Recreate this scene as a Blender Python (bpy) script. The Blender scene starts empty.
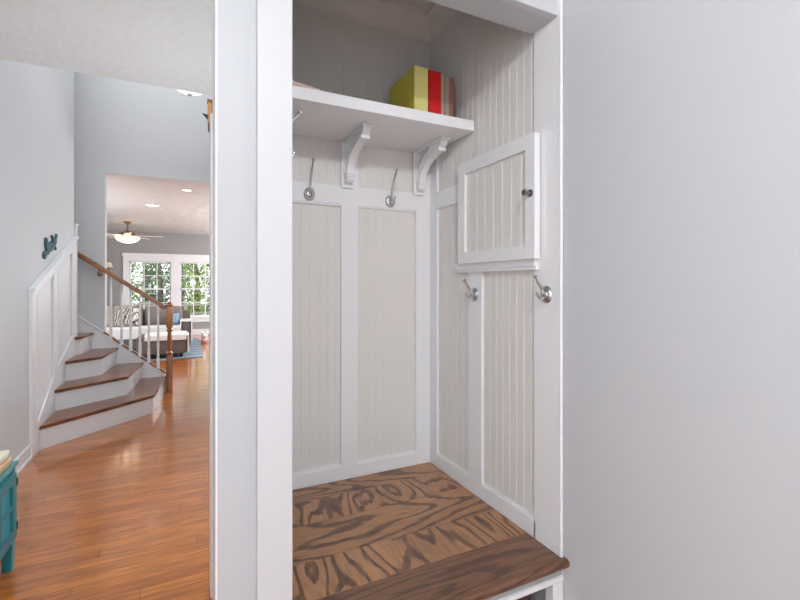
import bpy, bmesh, math, random
from mathutils import Vector, Matrix
random.seed(7)
S = bpy.context.scene
C = S.collection
PI = math.pi
S.view_settings.view_transform = 'Standard'
S.view_settings.look = 'None'
S.view_settings.exposure = 0.27

# ------------------------------------------------------------------ materials
def nodes(name):
    m = bpy.data.materials.new(name); m.use_nodes = True
    nt = m.node_tree; b = nt.nodes['Principled BSDF']
    return m, nt, b
def N(nt, t, **kw):
    n = nt.nodes.new(t)
    for k, v in kw.items():
        if k in n.inputs: n.inputs[k].default_value = v
        else: setattr(n, k, v)
    return n
def paint(name, col, rough=0.5, bump=0.0, scale=60, metal=0.0, coat=0.0, emit=None, es=0.0, var=0.03):
    m, nt, b = nodes(name); L = nt.links
    tc = N(nt, 'ShaderNodeTexCoord')
    no = N(nt, 'ShaderNodeTexNoise', Scale=scale, Detail=4.0)
    L.new(tc.outputs['Object'], no.inputs['Vector'])
    mx = N(nt, 'ShaderNodeMix', data_type='RGBA')
    mx.inputs['A'].default_value = (*[c*(1-var) for c in col], 1)
    mx.inputs['B'].default_value = (*[min(1, c*(1+var)) for c in col], 1)
    L.new(no.outputs['Fac'], mx.inputs['Factor'])
    L.new(mx.outputs['Result'], b.inputs['Base Color'])
    b.inputs['Roughness'].default_value = rough
    b.inputs['Metallic'].default_value = metal
    b.inputs['Coat Weight'].default_value = coat
    if bump:
        bp = N(nt, 'ShaderNodeBump', Strength=bump, Distance=0.01)
        L.new(no.outputs['Fac'], bp.inputs['Height']); L.new(bp.outputs['Normal'], b.inputs['Normal'])
    if emit:
        b.inputs['Emission Color'].default_value = (*emit, 1); b.inputs['Emission Strength'].default_value = es
    return m
def wood(name, light, dark, axis, rough=0.35, lines=26, freq=(1.0, 7.0), coat=0.2, dens=0.5, off=0.0, jag=1.1):
    """flat sawn wood: contour lines of a stretched noise; axis = grain direction"""
    m, nt, b = nodes(name); L = nt.links
    g = N(nt, 'ShaderNodeNewGeometry')
    mp = N(nt, 'ShaderNodeMapping')
    a, c = freq
    sc = {'X': (a, c, c), 'Y': (c, a, c), 'Z': (c, c, a)}[axis]
    mp.inputs['Scale'].default_value = sc; mp.inputs['Location'].default_value = (off, off*1.7, off)
    L.new(g.outputs['Position'], mp.inputs['Vector'])
    n1 = N(nt, 'ShaderNodeTexNoise', Scale=1.0, Detail=1.5, Roughness=0.45)
    L.new(mp.outputs['Vector'], n1.inputs['Vector'])
    m1 = N(nt, 'ShaderNodeMath', operation='MULTIPLY'); m1.inputs[1].default_value = lines
    L.new(n1.outputs['Fac'], m1.inputs[0])
    # jagged small offset
    mp2 = N(nt, 'ShaderNodeMapping')
    sc2 = {'X': (14, 90, 90), 'Y': (90, 14, 90), 'Z': (90, 90, 14)}[axis]
    mp2.inputs['Scale'].default_value = sc2
    L.new(g.outputs['Position'], mp2.inputs['Vector'])
    n2 = N(nt, 'ShaderNodeTexNoise', Scale=1.0, Detail=3.0)
    L.new(mp2.outputs['Vector'], n2.inputs['Vector'])
    ad = N(nt, 'ShaderNodeMath', operation='MULTIPLY_ADD'); ad.inputs[1].default_value = jag
    L.new(n2.outputs['Fac'], ad.inputs[0]); L.new(m1.outputs[0], ad.inputs[2])
    sn = N(nt, 'ShaderNodeMath', operation='SINE'); L.new(ad.outputs[0], sn.inputs[0])
    cr = N(nt, 'ShaderNodeValToRGB')
    cr.color_ramp.elements[0].position = 0.25; cr.color_ramp.elements[0].color = (0, 0, 0, 1)
    cr.color_ramp.elements[1].position = 0.25+dens; cr.color_ramp.elements[1].color = (1, 1, 1, 1)
    L.new(sn.outputs[0], cr.inputs['Fac'])
    mul = N(nt, 'ShaderNodeMath', operation='MULTIPLY')
    cr2 = N(nt, 'ShaderNodeValToRGB')
    cr2.color_ramp.elements[0].position = 0.3; cr2.color_ramp.elements[0].color = (.55, .55, .55, 1)
    cr2.color_ramp.elements[1].position = 0.6
    L.new(n2.outputs['Fac'], cr2.inputs['Fac'])
    L.new(cr.outputs['Color'], mul.inputs[0]); L.new(cr2.outputs['Color'], mul.inputs[1])
    n3 = N(nt, 'ShaderNodeTexNoise', Scale=.8, Detail=3.0); L.new(mp.outputs['Vector'], n3.inputs['Vector'])
    lm = N(nt, 'ShaderNodeMix', data_type='RGBA')
    lm.inputs['A'].default_value = (*[c*.62 for c in light], 1); lm.inputs['B'].default_value = (*[c*1.2 for c in light], 1)
    av = N(nt, 'ShaderNodeMath', operation='MULTIPLY_ADD'); av.inputs[1].default_value = .5
    L.new(n2.outputs['Fac'], av.inputs[0])
    hv = N(nt, 'ShaderNodeMath', operation='MULTIPLY'); hv.inputs[1].default_value = .5; L.new(n3.outputs['Fac'], hv.inputs[0]); L.new(hv.outputs[0], av.inputs[2])
    cv = N(nt, 'ShaderNodeMapRange'); cv.inputs['From Min'].default_value = .32; cv.inputs['From Max'].default_value = .68; L.new(av.outputs[0], cv.inputs['Value'])
    L.new(cv.outputs[0], lm.inputs['Factor'])
    mx = N(nt, 'ShaderNodeMix', data_type='RGBA')
    L.new(lm.outputs['Result'], mx.inputs['A']); mx.inputs['B'].default_value = (*dark, 1)
    L.new(mul.outputs[0], mx.inputs['Factor']); L.new(mx.outputs['Result'], b.inputs['Base Color'])
    b.inputs['Roughness'].default_value = rough; b.inputs['Coat Weight'].default_value = coat
    b.inputs['Coat Roughness'].default_value = 0.25
    return m
def floor_mat():
    m, nt, b = nodes('oak_floor'); L = nt.links
    g = N(nt, 'ShaderNodeNewGeometry')
    br = N(nt, 'ShaderNodeTexBrick'); br.offset = 0.37; br.offset_frequency = 3; br.squash = 1
    br.inputs['Scale'].default_value = 1; br.inputs['Brick Width'].default_value = 1.1; br.inputs['Row Height'].default_value = 0.07
    br.inputs['Mortar Size'].default_value = 0.0012; br.inputs['Mortar Smooth'].default_value = 0.3
    br.inputs['Color1'].default_value = (.58, .185, .022, 1); br.inputs['Color2'].default_value = (.42, .118, .014, 1)
    br.inputs['Mortar'].default_value = (.10, .035, .015, 1)
    sp = N(nt, 'ShaderNodeSeparateXYZ'); L.new(g.outputs['Position'], sp.inputs[0])
    dv = N(nt, 'ShaderNodeMath', operation='DIVIDE'); dv.inputs[1].default_value = 0.07; L.new(sp.outputs['Y'], dv.inputs[0])
    fl = N(nt, 'ShaderNodeMath', operation='FLOOR'); L.new(dv.outputs[0], fl.inputs[0])
    wn = N(nt, 'ShaderNodeTexWhiteNoise', noise_dimensions='1D'); L.new(fl.outputs[0], wn.inputs['W'])
    sh = N(nt, 'ShaderNodeMath', operation='MULTIPLY_ADD'); sh.inputs[1].default_value = 3.7
    L.new(wn.outputs['Value'], sh.inputs[0]); L.new(sp.outputs['X'], sh.inputs[2])
    cb = N(nt, 'ShaderNodeCombineXYZ'); L.new(sh.outputs[0], cb.inputs['X']); L.new(sp.outputs['Y'], cb.inputs['Y'])
    br.offset = 0
    L.new(cb.outputs[0], br.inputs['Vector'])
    # per plank random offset for the grain
    mp = N(nt, 'ShaderNodeMapping'); mp.inputs['Scale'].default_value = (1.3, 9, 1)
    L.new(cb.outputs[0], mp.inputs['Vector'])
    n1 = N(nt, 'ShaderNodeTexNoise', Scale=1.0, Detail=2.0); L.new(mp.outputs['Vector'], n1.inputs['Vector'])
    ma = N(nt, 'ShaderNodeMath', operation='MULTIPLY'); ma.inputs[1].default_value = 45
    L.new(n1.outputs['Fac'], ma.inputs[0])
    sn = N(nt, 'ShaderNodeMath', operation='SINE'); L.new(ma.outputs[0], sn.inputs[0])
    mp2 = N(nt, 'ShaderNodeMapping'); mp2.inputs['Scale'].default_value = (5, 70, 1)
    L.new(g.outputs['Position'], mp2.inputs['Vector'])
    n2 = N(nt, 'ShaderNodeTexNoise', Scale=1.0, Detail=4.0); L.new(mp2.outputs['Vector'], n2.inputs['Vector'])
    mr = N(nt, 'ShaderNodeMapRange'); mr.inputs['From Min'].default_value = -1; mr.inputs['To Min'].default_value = 0.82; mr.inputs['To Max'].default_value = 1.08
    L.new(sn.outputs[0], mr.inputs['Value'])
    mr2 = N(nt, 'ShaderNodeMapRange'); mr2.inputs['From Min'].default_value = .3; mr2.inputs['From Max'].default_value = .7
    mr2.inputs['To Min'].default_value = 0.82; mr2.inputs['To Max'].default_value = 1.18
    L.new(n2.outputs['Fac'], mr2.inputs['Value'])
    mm = N(nt, 'ShaderNodeMath', operation='MULTIPLY'); L.new(mr.outputs[0], mm.inputs[0]); L.new(mr2.outputs[0], mm.inputs[1])
    vm = N(nt, 'ShaderNodeVectorMath', operation='SCALE')
    L.new(br.outputs['Color'], vm.inputs[0]); L.new(mm.outputs[0], vm.inputs['Scale'])
    L.new(vm.outputs[0], b.inputs['Base Color'])
    b.inputs['Roughness'].default_value = 0.30
    b.inputs['Coat Weight'].default_value = .95; b.inputs['Coat Roughness'].default_value = 0.12; b.inputs['Coat IOR'].default_value = 1.5; b.inputs['Specular IOR Level'].default_value = .25
    bp = N(nt, 'ShaderNodeBump', Strength=0.08, Distance=0.003); L.new(n2.outputs['Fac'], bp.inputs['Height'])
    L.new(bp.outputs['Normal'], b.inputs['Normal']); 
    return m
def knock_mat(name, col, s=14, st=0.35):
    m, nt, b = nodes(name); L = nt.links
    g = N(nt, 'ShaderNodeNewGeometry')
    vo = N(nt, 'ShaderNodeTexVoronoi', Scale=s); L.new(g.outputs['Position'], vo.inputs['Vector'])
    no = N(nt, 'ShaderNodeTexNoise', Scale=s*1.8, Detail=5.0); L.new(g.outputs['Position'], no.inputs['Vector'])
    a = N(nt, 'ShaderNodeMath', operation='ADD'); L.new(vo.outputs['Distance'], a.inputs[0]); L.new(no.outputs['Fac'], a.inputs[1])
    bp = N(nt, 'ShaderNodeBump', Strength=st, Distance=0.012); L.new(a.outputs[0], bp.inputs['Height'])
    L.new(bp.outputs['Normal'], b.inputs['Normal'])
    mx = N(nt, 'ShaderNodeMix', data_type='RGBA')
    mx.inputs['A'].default_value = (*[c*.90 for c in col], 1); mx.inputs['B'].default_value = (*col, 1)
    L.new(no.outputs['Fac'], mx.inputs['Factor']); L.new(mx.outputs['Result'], b.inputs['Base Color'])
    b.inputs['Roughness'].default_value = 0.9
    return m
def stripes_mat(name, cols, scale, rot=0.0, noise=3.0):
    m, nt, b = nodes(name); L = nt.links
    tc = N(nt, 'ShaderNodeNewGeometry'); mp = N(nt, 'ShaderNodeMapping'); mp.inputs['Rotation'].default_value = (0, 0, rot)
    L.new(tc.outputs['Position'], mp.inputs['Vector'])
    w = N(nt, 'ShaderNodeTexWave', Scale=scale, Distortion=noise); L.new(mp.outputs['Vector'], w.inputs['Vector'])
    cr = N(nt, 'ShaderNodeValToRGB'); cr.color_ramp.interpolation = 'CONSTANT'
    e = cr.color_ramp.elements
    while len(e) < len(cols): e.new(0.5)
    for i, c in enumerate(cols): e[i].position = i/len(cols); e[i].color = (*c, 1)
    L.new(w.outputs['Fac'], cr.inputs['Fac']); L.new(cr.outputs['Color'], b.inputs['Base Color'])
    b.inputs['Roughness'].default_value = 0.9
    return m
def glass_mat():
    m, nt, b = nodes('window_glass'); L = nt.links
    t = N(nt, 'ShaderNodeBsdfTransparent'); gl = N(nt, 'ShaderNodeBsdfGlossy'); gl.inputs['Roughness'].default_value = 0.02
    no = N(nt, 'ShaderNodeTexNoise', Scale=2.0)
    mr = N(nt, 'ShaderNodeMapRange'); mr.inputs['To Min'].default_value = 0.04; mr.inputs['To Max'].default_value = 0.07
    L.new(no.outputs['Fac'], mr.inputs['Value'])
    mx = N(nt, 'ShaderNodeMixShader'); L.new(mr.outputs[0], mx.inputs[0])
    L.new(t.outputs[0], mx.inputs[1]); L.new(gl.outputs[0], mx.inputs[2])
    L.new(mx.outputs[0], nt.nodes['Material Output'].inputs['Surface'])
    return m

M = dict(
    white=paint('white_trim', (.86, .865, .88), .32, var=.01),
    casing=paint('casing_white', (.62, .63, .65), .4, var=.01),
    apron=paint('shaded_apron_paint', (.36, .36, .35), .6),  # white apron darkened in colour to stand for the nosing's shade
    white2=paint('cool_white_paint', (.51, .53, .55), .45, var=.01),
    bead=paint('beadboard', (.78, .76, .73), .5, var=.02, scale=8),
    grey=paint('grey_wall', (.66, .675, .69), .6, .03, 90, var=.01),
    greyr=paint('right_grey_wall', (.60, .62, .645), .5, .03, 90, var=.01),
    shell=paint('outer_wall', (.6, .6, .6), .8),
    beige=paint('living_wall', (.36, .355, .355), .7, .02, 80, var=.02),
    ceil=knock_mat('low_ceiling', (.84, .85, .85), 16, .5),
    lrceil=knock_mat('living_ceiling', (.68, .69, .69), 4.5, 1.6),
    floor=floor_mat(),
    grain_x=wood('bench_oak_long', (.44, .215, .10), (.105, .046, .028), 'X', lines=85, freq=(1.1, 4.6), dens=.5, jag=3.0),
    grain_y=wood('bench_oak_cross', (.45, .22, .105), (.105, .046, .028), 'Y', lines=88, freq=(1.7, 5.0), dens=.5, off=3.1, jag=2.6),
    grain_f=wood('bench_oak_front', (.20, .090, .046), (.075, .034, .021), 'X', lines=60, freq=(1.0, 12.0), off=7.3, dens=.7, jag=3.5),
    edge=paint('dark_oak_edge', (.105, .046, .027), .35, var=.15, scale=20),
    dkbrown=wood('dark_drawer_wood', (.050, .020, .014), (.018, .008, .006), 'X', lines=30),
    tread=wood('stair_tread_oak', (.25, .085, .030), (.11, .036, .015), 'X', lines=22, freq=(1, 9), coat=.4, rough=.3),
    rail=wood('handrail_oak', (.33, .115, .030), (.17, .055, .016), 'X', lines=18, freq=(1, 12), coat=.4, rough=.3),
    newel=wood('newel_oak', (.46, .17, .042), (.26, .085, .020), 'Z', lines=18, freq=(1, 14), coat=.4, rough=.3),
    newel2=wood('upper_newel_oak', (.62, .33, .13), (.42, .20, .07), 'Z', lines=18, freq=(1, 14), rough=.4),
    nickel=paint('satin_nickel', (.56, .57, .58), .28, metal=1.0, var=.03),
    dknickel=paint('dark_nickel', (.26, .25, .24), .28, metal=1.0, var=.05),
    black=paint('black_metal', (.02, .018, .016), .4),
    yellow=paint('yellow_cover', (.72, .60, .07), .55, var=.03), yspine=paint('pale_yellow_spine', (.86, .77, .28), .5, var=.03),
    red=paint('red_cover', (.70, .012, .015), .45, var=.03), page=paint('paper_edge', (.75, .70, .60), .8, var=.08, scale=200),
    tan=paint('tan_cover', (.50, .36, .30), .6, var=.05), rust=paint('rust_cover', (.34, .15, .10), .6, var=.05),
    khaki=paint('khaki_cover', (.40, .34, .27), .6, var=.05), pink=paint('pinkish_cover', (.62, .47, .40), .6, var=.1, scale=20),
    dkbook=paint('dark_cover', (.08, .05, .045), .6),
    teal=paint('teal_paint', (.030, .235, .275), .42, var=.12, scale=12), tealtop=paint('teal_top_paint', (.08, .33, .34), .4, var=.1, scale=12),
    tealb=paint('bright_teal_paint', (.035, .33, .42), .4, var=.1, scale=12), sign=paint('dark_teal_metal', (.018, .095, .12), .45, var=.3, scale=50),
    cream=paint('cream_fabric', (.80, .74, .58), .9, .2, 300, var=.05), kraft=paint('tan_fabric', (.62, .42, .25), .9, .2, 300, var=.05),
    sofa=paint('taupe_upholstery', (.16, .135, .12), .95, .2, 200, var=.1), sofab=paint('grey_brown_upholstery', (.23, .195, .18), .95, .2, 200, var=.1),
    throw=paint('white_throw', (.80, .79, .77), .95, .3, 120, var=.04),
    pillow=paint('beige_pillow', (.55, .47, .40), .95, .2, 150, var=.06),
    pattern=stripes_mat('patterned_pillow', [(.05, .04, .04), (.62, .58, .52), (.18, .15, .14), (.70, .66, .6)], 9, .8, 6),
    bluep=paint('blue_print', (.25, .36, .50), .9, var=.4, scale=40),
    rug=stripes_mat('rug_patchwork', [(.10, .12, .15), (.30, .42, .50), (.55, .60, .62), (.16, .24, .32)], .9, 1.3, 2.5),
    fanblade=paint('fan_blade', (.85, .80, .76), .4), glow=paint('fan_glass', (1, .9, .7), .4, emit=(1, .80, .52), es=3.2),
    bowl=paint('pendant_glass', (.95, .95, .92), .4, emit=(1, .97, .92), es=1.2),
    can=paint('recessed_lamp', (1, 1, 1), .4, emit=(1, .96, .9), es=2.2),
    plastic=paint('white_plastic', (.85, .85, .84), .5), bronze=paint('bronze_metal', (.25, .15, .09), .35, metal=.8),
    bark=paint('bark', (.10, .07, .05), .9, var=.3), leaf=paint('leaves_green', (.11, .20, .045), .6, var=.5, scale=3),
    leaf2=paint('leaves_dark', (.04, .085, .035), .6, var=.5, scale=3), leaf3=paint('leaves_bright', (.30, .40, .07), .6, var=.4, scale=3),
    grass=paint('lawn', (.10, .18, .05), .9, var=.3, scale=3), deck=paint('deck_wood', (.45, .42, .38), .8, var=.1),
    glass=glass_mat(), toy=paint('pink_plush', (.75, .45, .42), .9),
)

# ------------------------------------------------------------------ mesh helpers
def box(bm, x0, x1, y0, y1, z0, z1, bev=0.0, mi=0):
    r = bmesh.ops.create_cube(bm, size=1)
    for v in r['verts']:
        v.co = Vector((x0+(v.co.x+.5)*(x1-x0), y0+(v.co.y+.5)*(y1-y0), z0+(v.co.z+.5)*(z1-z0)))
    fs = {f for v in r['verts'] for f in v.link_faces}
    for f in fs: f.material_index = mi
    if bev:
        es = list({e for v in r['verts'] for e in v.link_edges})
        bmesh.ops.bevel(bm, geom=es, offset=bev, segments=2, affect='EDGES', profile=.6)
def prism(bm, pts, axis, a0, a1, mi=0):
    """pts 2-D polygon; axis X: pts=(y,z); Y: pts=(x,z); Z: pts=(x,y)"""
    def P(p, a):
        return {'X': (a, p[0], p[1]), 'Y': (p[0], a, p[1]), 'Z': (p[0], p[1], a)}[axis]
    A = [bm.verts.new(P(p, a0)) for p in pts]; B = [bm.verts.new(P(p, a1)) for p in pts]
    n = len(pts); fs = [bm.faces.new(A), bm.faces.new(B)]
    for i in range(n): fs.append(bm.faces.new((A[i], A[(i+1) % n], B[(i+1) % n], B[i])))
    for f in fs: f.material_index = mi
    bmesh.ops.recalc_face_normals(bm, faces=fs)
def frame_of(d):
    d = d.normalized(); up = Vector((0, 0, 1)) if abs(d.z) < .9 else Vector((1, 0, 0))
    a = d.cross(up).normalized(); return a, d.cross(a).normalized()
def tube(bm, pts, rad, seg=10, cap=True):
    pts = [Vector(p) for p in pts]; n = len(pts)
    if not isinstance(rad, (list, tuple)): rad = [rad]*n
    rings = []
    a = None
    for i, p in enumerate(pts):
        d = (pts[min(i+1, n-1)]-pts[max(i-1, 0)]).normalized()
        if a is None: a, b = frame_of(d)
        else:
            a = (a-d*a.dot(d)).normalized(); b = d.cross(a)
        rings.append([bm.verts.new(p+(a*math.cos(t)+b*math.sin(t))*rad[i]) for t in [2*PI*k/seg for k in range(seg)]])
    for i in range(n-1):
        for k in range(seg):
            bm.faces.new((rings[i][k], rings[i][(k+1) % seg], rings[i+1][(k+1) % seg], rings[i+1][k]))
    if cap:
        bm.faces.new(rings[0][::-1]); bm.faces.new(rings[-1])
def lathe(bm, prof, seg=24, mat=Matrix.Identity(4)):
    rings = []
    for r, z in prof:
        if r < 1e-5: rings.append([bm.verts.new(mat @ Vector((0, 0, z)))])
        else: rings.append([bm.verts.new(mat @ Vector((r*math.cos(2*PI*k/seg), r*math.sin(2*PI*k/seg), z))) for k in range(seg)])
    for i in range(len(rings)-1):
        A, B = rings[i], rings[i+1]
        for k in range(seg):
            k2 = (k+1) % seg
            if len(A) == 1 and len(B) == 1: break
            if len(A) == 1: bm.faces.new((A[0], B[k2], B[k]))
            elif len(B) == 1: bm.faces.new((A[k], A[k2], B[0]))
            else: bm.faces.new((A[k], A[k2], B[k2], B[k]))
def pipe(pts, n=16):
    """smooth Catmull-Rom through points"""
    P = [Vector(p) for p in pts]; P = [P[0]*2-P[1]]+P+[P[-1]*2-P[-2]]; out = []
    for i in range(1, len(P)-2):
        for k in range(n):
            t = k/n
            out.append(0.5*((2*P[i])+(-P[i-1]+P[i+1])*t+(2*P[i-1]-5*P[i]+4*P[i+1]-P[i+2])*t*t+(-P[i-1]+3*P[i]-3*P[i+1]+P[i+2])*t**3))
    out.append(P[-2]); return out
def obj(name, bm, mats, parent=None, smooth=False, angle=None):
    me = bpy.data.meshes.new(name); bmesh.ops.recalc_face_normals(bm, faces=bm.faces[:]); bm.to_mesh(me); bm.free()
    o = bpy.data.objects.new(name, me); C.objects.link(o)
    for m in (mats if isinstance(mats, (list, tuple)) else [mats]): me.materials.append(m)
    if smooth:
        for p in me.polygons: p.use_smooth = True
        if angle:
            me.set_sharp_from_angle(angle=math.radians(angle))
    if parent: o.parent = parent
    return o
def tag(o, label, cat, group=None):
    o['label'] = label; o['category'] = cat
    if group: o['group'] = group
    return o
def struct(name, bm, m, **kw):
    o = obj(name, bm, m, **kw)
    if not o.parent: o['kind'] = 'structure'
    return o
def thing(name, label, cat, loc=(0, 0, 0), group=None):
    o = bpy.data.objects.new(name, None); C.objects.link(o); o.location = loc; o.empty_display_size = .05
    return tag(o, label, cat, group)
def under(o, root):
    """parent a mesh written in world coordinates"""
    o.data.transform(Matrix.Translation(-root.location)); o.parent = root; return o
def dup(root, loc, rotz=0, label=None, group=None):
    r = root.copy(); C.objects.link(r); r.location = loc; r.rotation_euler = (0, 0, rotz)
    if label: r['label'] = label
    if group: r['group'] = group
    for ch in list(root.children):
        c = ch.copy(); C.objects.link(c); c.parent = r
        for g in ch.children:
            d = g.copy(); C.objects.link(d); d.parent = c
    return r
def nb(): return bmesh.new()

# ------------------------------------------------------------------ key dimensions
XR, YB = 1.136, 1.976      # face of niche trim, right and back
XL = 0.241                 # niche left face
SEAT = 0.46
CEIL = 2.74
TOPZ = 5.3

# ------------------------------------------------------------------ shell
bm = nb(); box(bm, -3.3, 4.0, -3.0, 13.5, -0.12, 0.0); struct('floor', bm, M['floor'])
bm = nb(); box(bm, -1.25, 1.35, -3.0, 3.45, CEIL, CEIL+.3); box(bm, 1.35, 2.0, 1.0, 3.45, CEIL, CEIL+.3); struct('ceiling', bm, M['ceil'])
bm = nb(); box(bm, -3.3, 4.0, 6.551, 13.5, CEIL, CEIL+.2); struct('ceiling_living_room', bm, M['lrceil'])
bm = nb(); box(bm, -3.3, 1.2, 3.3, 6.6, TOPZ, TOPZ+.15); struct('ceiling_stair_hall', bm, M['ceil'])
bm = nb(); box(bm, -1.25, -1.11, -3.0, 5.97, 0, TOPZ); struct('wall_left', bm, M['grey'])
bm = nb(); box(bm, -1.25, 1.30, -3.12, -3.0, 0, CEIL); struct('wall_rear', bm, M['grey'])
bm = nb(); box(bm, 1.150, 1.30, -3.0, 1.25, 0, CEIL); struct('wall_right', bm, M['greyr'])
# wall carrying the open end of the two-storey hall above the low ceiling
bm = nb(); box(bm, -1.11, 1.35, 3.3, 3.45, CEIL+.3, TOPZ); struct('wall_front', bm, M['grey'])
# far wall of the hall: left piece + upper storey
bm = nb(); box(bm, -3.2, -.882, 6.40, 6.55, 0, TOPZ); box(bm, -.882, 1.2, 6.40, 6.55, CEIL, TOPZ)
struct('wall_back', bm, M['grey'])
bm = nb(); box(bm, .50, .62, 2.15, 6.40, 0, TOPZ); box(bm, .50, 1.2, 6.4, 6.55, 0, CEIL); struct('wall_passage', bm, M['grey'])
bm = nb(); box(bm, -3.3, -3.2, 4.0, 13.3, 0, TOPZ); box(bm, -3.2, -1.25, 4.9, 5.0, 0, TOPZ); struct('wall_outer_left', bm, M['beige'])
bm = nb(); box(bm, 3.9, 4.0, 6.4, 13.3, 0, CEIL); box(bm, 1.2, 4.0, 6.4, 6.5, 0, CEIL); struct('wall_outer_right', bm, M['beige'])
# living room end wall with two window holes
WX = [(-1.311, -.347), (-.131, .83)]; WZ = (.495, 1.975)
bm = nb()
box(bm, -3.2, WX[0][0], 13.3, 13.45, 0, CEIL); box(bm, WX[0][1], WX[1][0], 13.3, 13.45, 0, CEIL); box(bm, WX[1][1], 3.9, 13.3, 13.45, 0, CEIL)
for a, b_ in WX: box(bm, a, b_, 13.3, 13.45, 0, WZ[0]); box(bm, a, b_, 13.3, 13.45, WZ[1], CEIL)
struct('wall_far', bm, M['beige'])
# living room baseboard
bm = nb(); box(bm, -3.2, 3.9, 13.28, 13.3, 0, .14); struct('baseboard_far', bm, M['white'])

# windows
for i, (a, b_) in enumerate(WX):
    bm = nb()
    ca = .13 if i == 0 else .108; cb = .108 if i == 0 else .13
    box(bm, a-ca, a, 13.27, 13.31, .38, 2.10, .004); box(bm, b_, b_+cb, 13.27, 13.31, .38, 2.10, .004)
    box(bm, a-ca-(.02 if i == 0 else 0), b_+cb+(0 if i == 0 else .02), 13.26, 13.31, 2.10, 2.18, .004)
    box(bm, a, b_, 13.27, 13.31, 1.975, 2.10); box(bm, a-ca, b_+cb, 13.24, 13.31, .44, .495, .004); box(bm, a-ca, b_+cb, 13.27, 13.31, .34, .44)
    w = struct('window_%d' % (i+1), bm, M['white'])
    mid = (WZ[0]+WZ[1])/2+.01
    for (z0, z1, yy) in ((mid-.02, WZ[1], 13.36), (WZ[0], mid+.02, 13.32)):
        bm = nb(); s = .035
        box(bm, a, a+s, yy, yy+.03, z0, z1); box(bm, b_-s, b_, yy, yy+.03, z0, z1)
        box(bm, a, b_, yy, yy+.03, z0, z0+s); box(bm, a, b_, yy, yy+.03, z1-s, z1)
        for k in (1, 2):
            x = a+s+(b_-a-2*s)*k/3; box(bm, x-.011, x+.011, yy+.004, yy+.026, z0, z1)
        zz = (z0+z1)/2; box(bm, a, b_, yy+.004, yy+.026, zz-.011, zz+.011)
        sh = obj('window_sash', bm, M['white'], w)
        bm = nb(); box(bm, a+s, b_-s, yy+.013, yy+.017, z0+s, z1-s); obj('window_pane', bm, M['glass'], sh)

# ------------------------------------------------------------------ niche shell
def beads(bm, axis, a0, a1, z0, z1, face, back, pitch=.041, g=.0022, d=.0008, bead=True):
    """beadboard sheet: vertical V grooves. axis='Y' sheet faces -Y and runs along X; axis='X' faces -X and runs along Y"""
    prof = [(a0, back), (a0, face)]
    x = a0+pitch*.5
    while x < a1-g*2:
        prof += [(x-g, face), (x-g*.2, face+d), (x+g*.2, face+d), (x+g, face)]
        if bead and x+g*3 < a1-g: prof += [(x+g*1.6, face-.0006), (x+g*2.2, face), (x+g*2.5, face+d*.6), (x+g*2.8, face)]
        x += pitch
    prof += [(a1, face), (a1, back)]
    pts = prof if axis == 'Y' else [(p[1], p[0]) for p in prof]
    prism(bm, pts, 'Z', z0, z1)
bm = nb(); beads(bm, 'Y', .20, 1.17, 0, CEIL, YB+.014, YB+.12); struct('wall_niche_back', bm, M['bead'])
bm = nb(); beads(bm, 'X', 1.22, YB+.014, 0, CEIL, XR+.010, XR+.15); struct('wall_niche_right', bm, M['bead'])
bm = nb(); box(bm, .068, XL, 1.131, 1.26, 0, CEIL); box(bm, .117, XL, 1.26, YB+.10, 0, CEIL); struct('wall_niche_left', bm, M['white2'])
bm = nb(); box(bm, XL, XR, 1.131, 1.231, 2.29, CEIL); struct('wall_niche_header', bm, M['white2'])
# trims of the niche
bm = nb()
for z0, z1 in ((SEAT, .524), (1.754, 1.842)):      # back rails
    box(bm, XL, XR, YB, YB+.02, z0, z1, .0015)
box(bm, .656, .741, YB-.0005, YB+.02, .52, 2.05, .0015); box(bm, 1.054, XR, YB-.0005, YB+.02, .52, 2.05, .0015)
box(bm, XL, .29, YB-.0005, YB+.02, .52, 2.05, .0015)
# bead mould lines inside panels
for a, b_ in ((.29, .656), (.741, 1.054)):
    for z in (.524, 1.746): box(bm, a, b_, YB+.004, YB+.016, z, z+.008)
struct('trim_1', bm, M['white'])
bm = nb()
box(bm, XR, XR+.02, 1.215, YB, SEAT, .524, .0015)
box(bm, XR, XR+.02, 1.69, YB, 1.757, 1.842, .0015)
box(bm, XR-.0005, XR+.02, 1.905, YB, .52, 2.05, .0015)
box(bm, XR-.0005, XR+.02, 1.535, 1.632, .52, 1.46, .0015)
for y0, y1 in ((1.22, 1.535), (1.632, 1.905)):
    box(bm, XR+.004, XR+.016, y0, y1, .524, .532)
struct('trim_2', bm, M['white'])
# crown inside niche
cp = [(0, 0), (-.010, 0), (-.014, .02), (-.03, .035), (-.05, .07), (-.075, .085), (-.078, .11), (0, .11)]
bm = nb(); prism(bm, [(YB+.014+a, 2.63+b_) for a, b_ in cp], 'X', XL, XR+.014); prism(bm, [(XR+.014+a, 2.63+b_) for a, b_ in cp], 'Y', 1.231, YB+.014)
struct('trim_3', bm, M['bead'])
# right jamb / casing (flat on the right side of the niche), left casing, header casing
bm = nb(); box(bm, XR, 1.152, 1.101, 1.222, 0, CEIL, .001)
tube(bm, [(XR+.004, 1.097, 0), (XR+.004, 1.097, CEIL)], .0065, 10)
struct('trim_4', bm, M['white'])
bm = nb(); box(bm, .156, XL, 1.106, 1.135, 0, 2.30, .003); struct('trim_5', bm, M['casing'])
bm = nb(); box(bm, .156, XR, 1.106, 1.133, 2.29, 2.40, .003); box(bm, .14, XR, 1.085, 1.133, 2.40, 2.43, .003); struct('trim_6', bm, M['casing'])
bm = nb(); box(bm, .064, .0685, 1.131, 1.255, 0, CEIL, .001); struct('trim_7', bm, M['white'])
bm = nb(); box(bm, .099, .119, 2.10, 2.19, 0, 2.13, .002); struct('trim_8', bm, M['white'])

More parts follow.
